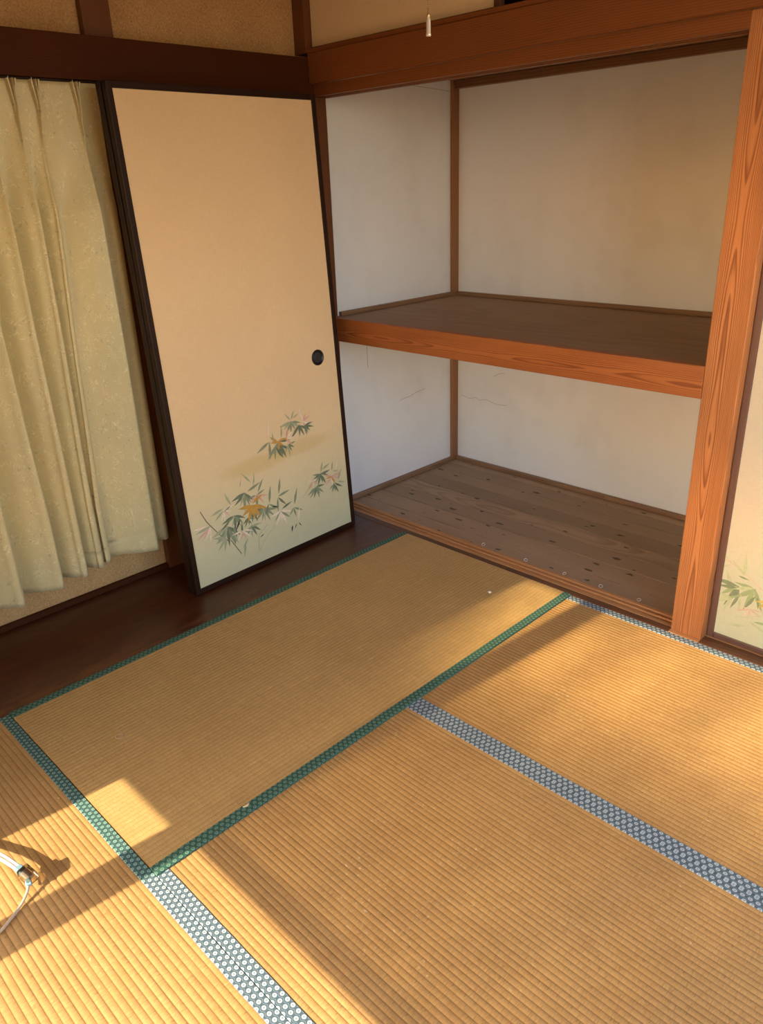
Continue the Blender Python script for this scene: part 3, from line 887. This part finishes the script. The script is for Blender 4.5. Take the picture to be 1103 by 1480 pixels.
def right_print():
    p = Print()
    GA, GB, GC = (0.36, 0.42, 0.20), (0.25, 0.29, 0.16), (0.52, 0.55, 0.30)
    PP = (0.66, 0.42, 0.32)
    p.stem([(0.012, 0.300), (0.05, 0.285), (0.09, 0.262), (0.13, 0.235), (0.16, 0.22)], 0.002, PP)
    p.leaf(0.018, 0.300, -150, 0.035, GC); p.leaf(0.03, 0.285, -60, 0.05, GC, 0.1)
    p.leaf(0.078, 0.262, 185, 0.065, GC); p.leaf(0.078, 0.262, 225, 0.05, GC); p.leaf(0.02, 0.262, 25, 0.06, GC)
    p.fan(0.066, 0.218, 4, 90, 0.07, [GA, GA, GB], -45); p.leaf(0.066, 0.210, -85, 0.06, GB)
    p.leaf(0.060, 0.255, 80, 0.03, GB)
    p.fan(0.116, 0.225, 5, 110, 0.07, [GA, GA, GC], -40); p.leaf(0.12, 0.20, -25, 0.055, GB); p.leaf(0.128, 0.20, 10, 0.035, GB)
    p.leaf(0.072, 0.186, -25, 0.05, GB); p.leaf(0.075, 0.188, -60, 0.04, GA)
    p.fan(0.05, 0.17, 4, 70, 0.05, [GC], -60); p.leaf(0.165, 0.225, -10, 0.06, GC); p.leaf(0.16, 0.23, 175, 0.05, GC)
    p.fan(0.110, 0.150, 7, 190, 0.036, [PP, (0.75, 0.55, 0.4)], 0, 0.1)
    p.fan(0.165, 0.195, 5, 160, 0.05, [(0.62, 0.45, 0.12), (0.6, 0.42, 0.1)], 0)
    p.leaf(0.076, 0.135, 180, 0.05, GC); p.leaf(0.115, 0.105, 70, 0.05, GC); p.leaf(0.13, 0.11, 95, 0.045, GA); p.leaf(0.105, 0.085, -70, 0.05, GC)
    p.stem([(0.07, 0.105), (0.13, 0.13), (0.19, 0.16)], 0.0015, GC)
    for du in (0.22, 0.31, 0.40):
        p.fan(du, 0.22 + 0.04 * math.sin(du * 20), 7, 170, 0.065, [GA, GB, GC], 0)
        p.fan(du + 0.03, 0.30, 6, 160, 0.06, [GA, GB, PP], 10)
    return p

# ================================================================== LEANING PANELS (fusuma)
PW_, PH_, FR, TH = 0.834, 1.743, 0.022, 0.026
def fusuma(loc_, yaw, lean, label, with_print, group='removed sliding panels leaning at the wall'):
    """local frame: y along the width, z up the panel, +x faces the room; origin at the foot"""
    r = empty('sliding_panel', loc_, (0.0, -lean, -yaw))
    w, h = PW_ + 2 * FR, PH_ + 2 * FR
    pp = box('paper_panel', (-TH + 0.004, FR - 0.002, FR - 0.002), (-0.004, FR + PW_ + 0.002, FR + PH_ + 0.002), M_PAPER, r)
    box('stile', (-TH, 0.0, 0.0), (0.0, FR, h), M_LACQ, r, bevel=0.003)
    box('stile', (-TH, w - FR, 0.0), (0.0, w, h), M_LACQ, r, bevel=0.003)
    box('rail', (-TH + 0.001, FR, 0.0), (-0.001, w - FR, FR), M_LACQ, r, bevel=0.003)
    box('rail', (-TH + 0.001, FR, h - FR), (-0.001, w - FR, h), M_LACQ, r, bevel=0.003)
    if with_print:
        # round recessed finger pull
        c = (0.0, FR + 0.732, FR + 0.777)
        fp = lathe('finger_pull', [(0.0, -0.0020), (0.022, -0.0020), (0.0255, -0.0005), (0.0275, 0.0015), (0.0305, 0.0022), (0.0325, 0.0005), (0.0330, -0.0045)], M_IRON, r, 36, 'x', (-0.0010, c[1], c[2]))
        lathe('cup', [(0.0, -0.0005), (0.020, -0.0005), (0.022, -0.0012)], M_CUP, fp, 30, 'x', (-0.0022, c[1], c[2]))
        left_print().build('bamboo_print', lambda u, v, d: (-0.004 + d, FR + u, FR + v), pp)
    return tag(r, label, 'sliding panel', group)

# solved foot, lean and yaw of the front panel; the second stands behind it
yaw, lean = -0.030, 0.055
def foot(off, along=-0.022):
    u = Vector((math.sin(yaw), math.cos(yaw), 0))
    n = Vector((-u.y, u.x, 0))
    p = Vector((-0.202, -0.937, 0.0)) + u * along + n * off
    return (p.x, p.y, 0.0015 + 0.0015)
fusuma(foot(-0.003), yaw, lean, 'cream sliding panel with bamboo print and round black finger pull, leaning in front', True)
fusuma(foot(0.0245, -0.024), yaw, lean + 0.004, 'second dark framed sliding panel leaning behind the bamboo print panel', False)

# ------------------------------------------------------------------ right sliding door in its track
dr = struct(box('door_1', (1.372, 0.0655, 0.006), (2.23, 0.086, 1.790), M_PAPER2), 'cream sliding door with green bamboo print right of the post', 'sliding door')
box('stile', (1.3715, 0.060, 0.004), (1.394, 0.090, 1.793), M_LACQ2, dr, bevel=0.003)
box('stile', (2.208, 0.060, 0.004), (2.230, 0.090, 1.793), M_LACQ2, dr, bevel=0.003)
box('rail', (1.394, 0.061, 0.004), (2.208, 0.089, 0.024), M_LACQ2, dr, bevel=0.003)
box('rail', (1.394, 0.061, 1.771), (2.208, 0.089, 1.793), M_LACQ2, dr, bevel=0.003)
right_print().build('bamboo_print', lambda u, v, d: (1.384 + u, 0.0655 - d, v), dr)
struct(box('trim_16', (1.372, 0.0555, -0.05), (XR, 0.112, 0.003), M_SILL), 'track sill under the right sliding door', 'sill')
struct(box('door_2', (2.19, 0.092, 0.006), (XR - 0.002, 0.110, 1.790), M_PAPER2), 'second cream sliding door beyond the frame at right', 'sliding door')

# ------------------------------------------------------------------ upper cupboard
ud = struct(box('door_3', (-0.459, 0.034, 1.966), (0.437, 0.050, 2.42), M_CREAM), 'plain cream sliding door of the upper cupboard above the beam', 'sliding door')
box('stile', (0.437, 0.030, 1.961), (0.463, 0.054, 2.42), M_LACQ2, ud, bevel=0.002)
box('rail', (-0.459, 0.030, 1.961), (0.437, 0.054, 1.968), M_LACQ, ud, bevel=0.002)
struct(box('trim_17', (-0.461, 0.0, 1.944), (XR, 0.109, 1.960), M_BEAMX, bevel=0.002), 'thin sill of the upper cupboard on the lintel beam', 'sill')
struct(box('trim_18', (-0.461, 0.0, 2.42), (XR, 0.11, H - 0.001), M_BEAMX), 'head rail of the upper cupboard', 'rail')
struct(box('door_4', (1.45, 0.060, 1.962), (XR, 0.076, 2.42), M_CREAM), 'far cream sliding door of the upper cupboard', 'sliding door')
struct(box('wall_cupboard_floor', (-0.46, 0.11, 1.931), (XR, 0.949, 1.955), M_LACQ), 'board floor, blackened as painted shade, inside the open upper cupboard')  # black colour stands in for the shade inside the cupboard
struct(box('wall_cupboard_back', (-0.46, 0.93, 1.956), (XR, 0.949, H), M_LACQ), 'shade-blackened back of the open upper cupboard')  # interior shade painted as black, like the floor board

# ================================================================== CURTAIN
def curtain():
    root = empty('curtain', (-0.43, -1.6, 0.16))
    tips_b = [-2.34, -2.20, -2.06, -1.93, -1.80, -1.67, -1.535, -1.390, -1.293, -1.222, -1.186, -0.990]
    tips_t = [-2.26, -2.14, -2.02, -1.90, -1.78, -1.66, -1.54, -1.42, -1.30, -1.195, -1.124, -0.993]
    amp = [0.09, 0.085, 0.09, 0.08, 0.09, 0.085, 0.09, 0.085, 0.075, 0.06, 0.045, 0.055]
    XB = -0.455                                   # plane of the valleys
    ctrl = []                                     # (y_top, y_bot, depth 0..1, pinch)
    n = len(tips_b)
    for i in range(n):
        yb, yt, a = tips_b[i], tips_t[i], amp[i] * 1.1
        ctrl.append((yt - 0.0035, yb - 0.016, a * 0.97, 0.0))
        ctrl.append((yt, yb, a * 0.98, 1.0))
        ctrl.append((yt + 0.0035, yb + 0.011, a * 0.66, 0.0))
        ctrl.append((yt + 0.008, yb + 0.009, a * 0.22, 0.0))
        if i + 1 < n:
            gb, gt = tips_b[i + 1] - yb, tips_t[i + 1] - yt
            a2 = amp[i + 1]
            ctrl.append((yt + gt * 0.25, yb + min(0.018, gb * 0.35), a2 * 0.02, 0.0))
            ctrl.append((yt + gt * 0.45, yb + gb * 0.36, a2 * 0.30, 0.0))
            ctrl.append((yt + gt * 0.65, yb + gb * 0.56, a2 * 0.66, 0.0))
            ctrl.append((yt + gt * 0.85, yb + gb * 0.76, a2 * 0.90, 0.0))
    ctrl.append((-0.965, -0.965, 0.004, 0.0))
    ctrl.append((-0.935, -0.935, 0.022, 0.0))
    ctrl.append((-0.912, -0.912, 0.010, 0.0))
    C = np.array(ctrl)
    # Catmull-Rom resample
    S = []
    for i in range(len(C) - 1):
        p0, p1, p2, p3 = C[max(i - 1, 0)], C[i], C[i + 1], C[min(i + 2, len(C) - 1)]
        for k in range(4):
            t = k / 4
            S.append(0.5 * (2 * p1 + (p2 - p0) * t + (2 * p0 - 5 * p1 + 4 * p2 - p3) * t * t + (3 * p1 - p0 - 3 * p2 + p3) * t ** 3))
    S.append(C[-1])
    S = np.array(S)
    ZT, ZP, ZB = 1.792, 1.700, 0.162
    zs = list(np.linspace(ZT, ZP, 8)) + list(np.linspace(ZP - 0.012, 1.40, 20)) + list(np.linspace(1.38, 0.245, 44)) + [0.238, 0.232, 0.226, 0.205, 0.185, ZB]
    vs_, fs = [], []
    for iz, z in enumerate(zs):
        if z >= ZP:
            f, am, pin = 0.0, 0.10, 1.0
        else:
            q = min(1.0, (ZP - z) / 0.42)
            f = min(1.0, (ZP - z) / 1.3)
            am = 0.10 + 0.38 * min(1.0, q * 7) + 0.52 * (1 - (1 - q) ** 2.0)
            pin = max(0.0, 1 - q * 4)
        hem = 0.0014 if 0.229 < z < 0.24 else 0.0
        for k, (yt, yb, d, pk) in enumerate(S):
            y = yt + (yb - yt) * f
            wob = 0.004 * math.sin(z * 7 + k * 0.11) * (1 - abs(0.5 - min(1, (ZT - z) / 1.6)) * 2)
            if z < ZP:
                d = d * max(0.0, min(1.0, d / 0.088)) ** (2.6 * max(0.0, 1 - q * 1.5))
            x = XB + d * am + 0.030 * max(0.0, pk) * pin + (0.003 if z > ZP + 0.004 else 0.0) + wob * min(1, d * 20) - hem
            zz = z
            if iz >= len(zs) - 4:
                zz = z + 0.010 * math.sin(y * 9.0) - 0.05 * max(0, d) + (0.014 if y > -0.97 else 0)
            vs_.append((x + 0.43, y + 1.6, zz - 0.16))
    m = len(S)
    for i in range(len(zs) - 1):
        for k in range(m - 1):
            a = i * m + k
            fs.append((a, a + m, a + m + 1, a + 1))
    me = D.meshes.new('fabric')
    me.from_pydata(vs_, [], fs)
    fab = mesh_obj('fabric', me, M_CURT, root, True)
    so = fab.modifiers.new('thickness', 'SOLIDIFY')
    so.thickness = 0.0016
    so.offset = 0
    def pleat(t):
        bm = bmesh.new()
        for dy, fl in ((-0.0065, -0.005), (0.0, 0.0), (0.0065, 0.005)):
            prof = [(0.000, 0.0), (0.018, 0.004), (0.024, 0.030), (0.026, 0.070), (0.027, 0.0935), (0.0, 0.0935)]
            L, R = [], []
            for (px, pz) in prof:
                k = pz / 0.0935
                yy = t + 1.6 + dy * (0.25 + 0.75 * k) + fl * k * k
                for lst, s in ((L, -1), (R, 1)):
                    lst.append(bm.verts.new((-0.022 + px, yy + s * (0.0012 + 0.0010 * k), ZP - 0.0015 - 0.16 + pz)))
            n_ = len(prof)
            for i in range(n_):
                bm.faces.new((L[i], L[(i + 1) % n_], R[(i + 1) % n_], R[i]))
            bm.faces.new(L[::-1])
            bm.faces.new(R)
        bmesh.ops.recalc_face_normals(bm, faces=bm.faces)
        from_bm('pinch_pleat', bm, M_CURT, root)
    for t in tips_t:
        pleat(t)
        tube('hook', [(-0.448 + 0.43, t + 1.6, 1.640), (-0.450 + 0.43, t + 1.6, 1.632), (-0.462 + 0.43, t + 1.6, 1.630), (-0.462 + 0.43, t + 1.6, 1.645)], 0.0012, M_PALE, root, n=5, smoothn=2)
    return tag(root, 'pale gold brocade curtain with pinch pleats hanging left of the panels', 'curtain')
curtain()
rl = box('curtain_rail', (-0.474, -2.45, 1.7945), (-0.456, -0.905, 1.8005), M_LACQ, None, 0.002)
tag(rl, 'slim curtain rail under the dark beam holding the gold curtain', 'curtain rail')

# ================================================================== SMALL THINGS
# pull cord
pc = empty('pull_cord', (1.071, -1.0, 1.717))
lathe('weight', [(0.0001, 0.0), (0.0042, 0.0), (0.0050, 0.0012), (0.0050, 0.004), (0.0044, 0.006), (0.0043, 0.024), (0.0036, 0.030), (0.0022, 0.034), (0.0018, 0.0375), (0.0001, 0.038)], M_PEARL, pc, 24)
lathe('cap', [(0.0001, 0.030), (0.0040, 0.030), (0.0030, 0.0355), (0.0019, 0.0392), (0.0001, 0.0395)], M_BRASS, pc, 20)
bm = bmesh.new()
nb = int((H - 1.717 - 0.06) / 0.0036)
for i in range(nb):
    r = bmesh.ops.create_icosphere(bm, subdivisions=1, radius=0.0014)
    for v in r['verts']:
        v.co.z += 0.041 + i * 0.0036
ch = from_bm('bead_chain', bm, plain('chain_metal', (0.35, 0.26, 0.16), 0.35, 0.9), pc, True)
ch['kind'] = 'stuff'
lathe('ceiling_cup', [(0.0001, H - 1.717 - 0.03), (0.02, H - 1.717 - 0.028), (0.03, H - 1.717 - 0.012), (0.032, H - 1.717 - 0.001), (0.0001, H - 1.717 - 0.0005)], M_WHITE, pc, 28)
tag(pc, 'lamp pull cord with bead chain and pale metal end hanging before the beam', 'pull cord')

# screw eyes along the closet sill
EY = [(0.363, 'pale screw eye on the closet floor edge, the leftmost of five'), (0.590, 'pale screw eye on the closet floor edge, second from the left'),
      (0.764, 'pale screw eye on the closet floor edge, middle one of five'), (0.934, 'pale screw eye on the closet floor edge, second nearest the post'),
      (1.088, 'pale screw eye on the closet floor edge nearest the right post')]
def eye_mesh():
    bm = bmesh.new()
    R, r, N, n = 0.0068, 0.0011, 20, 6
    rg = []
    for i in range(N):
        a = 2 * math.pi * i / N
        rg.append([bm.verts.new(((R + r * math.cos(b)) * math.cos(a), r * math.sin(b), (R + r * math.cos(b)) * math.sin(a) + 0.0085)) for b in [2 * math.pi * j / n for j in range(n)]])
    for i in range(N):
        A, B = rg[i], rg[(i + 1) % N]
        for j in range(n):
            bm.faces.new((A[j], A[(j + 1) % n], B[(j + 1) % n], B[j]))
    add_box(bm, (-0.0011, -0.0011, -0.0005), (0.0011, 0.0011, 0.0025))
    bmesh.ops.recalc_face_normals(bm, faces=bm.faces)
    me = D.meshes.new('screw_eye')
    bm.to_mesh(me)
    bm.free()
    me.materials.append(M_PALE)
    for p in me.polygons:
        p.use_smooth = True
    return me
em = eye_mesh()
for i, (ex, lb) in enumerate(EY):
    o = D.objects.new('screw_eye', em)
    COL.objects.link(o)
    o.location = (ex, 0.124, 0.0008)
    o.rotation_euler = ((-0.9, -1.1, -1.2, -1.05, -1.25)[i], 0, (0.3, 1.0, -0.4, 0.6, 0.1)[i])
    tag(o, lb, 'screw eye', 'screw eyes along the closet floor')

# crumb of paper on the old mat
bm = bmesh.new()
bmesh.ops.create_icosphere(bm, subdivisions=2, radius=1.0)
for v in bm.verts:
    k = 1 + random.uniform(-.3, .3)
    v.co = Vector((v.co.x * 0.0075 * k, v.co.y * 0.0055 * k, v.co.z * 0.0035 * k))
sc_ = from_bm('paper_scrap', bm, plain('scrap_white', (0.85, 0.82, 0.72), 0.8), None)
sc_.location = (0.642, -0.192, 0.0085)
tag(sc_, 'tiny white crumpled scrap lying on the old mat near the closet', 'scrap')

# extension cable with clear connector
cb = empty('extension_cable', (0.672, -1.978, 0.0))
def L_(p):
    return (p[0] - 0.672, p[1] + 1.978, p[2])
for s in (-1, 1):
    tube('white_wire', [L_((0.18 + s * 0.0035, -2.12, 0.005)), L_((0.36 + s * 0.0030, -2.062, 0.012)), L_((0.50 + s * 0.0030, -2.020 - s * 0.003, 0.022)), L_((0.585 + s * 0.0035, -1.995 - s * 0.004, 0.029)),
                        L_((0.652 + s * 0.003, -1.980 - s * 0.0035, 0.030))], 0.0040, M_WHITE, cb, n=10)
def obox(name, c, half, ang, mat, bev):
    bm = bmesh.new()
    add_box(bm, tuple(-h for h in half), half, bev)
    o = from_bm(name, bm, mat, cb)
    o.location = L_(c)
    o.rotation_euler = ang
    return o
obox('sleeve', (0.656, -1.9795, 0.0295), (0.011, 0.0085, 0.0075), (0, 0.1, 0.22), M_BLUE, 0.003)
cn = obox('connector', (0.679, -1.973, 0.0265), (0.021, 0.0150, 0.0125), (0.1, 0.22, 0.22), M_CLEAR, 0.005)
obox('inner_contact', (0.678, -1.974, 0.0265), (0.013, 0.0085, 0.0055), (0.1, 0.22, 0.22), M_PALE, 0.002)
obox('sleeve', (0.697, -1.9795, 0.0225), (0.008, 0.0065, 0.0060), (0.1, 0.35, -0.3), M_BLUE, 0.002)
tube('beige_cord', [L_((0.699, -1.982, 0.0215)), L_((0.711, -1.990, 0.014)), L_((0.729, -2.013, 0.006)), L_((0.748, -2.045, 0.0045)), L_((0.762, -2.072, 0.0045)), L_((0.783, -2.135, 0.0045)), L_((0.79, -2.25, 0.0045)), L_((0.74, -2.40, 0.0045))], 0.0034, M_BEIGE, cb, n=10)
tag(cb, 'white and beige extension cable with clear plug connector on the lower left mat', 'cable')
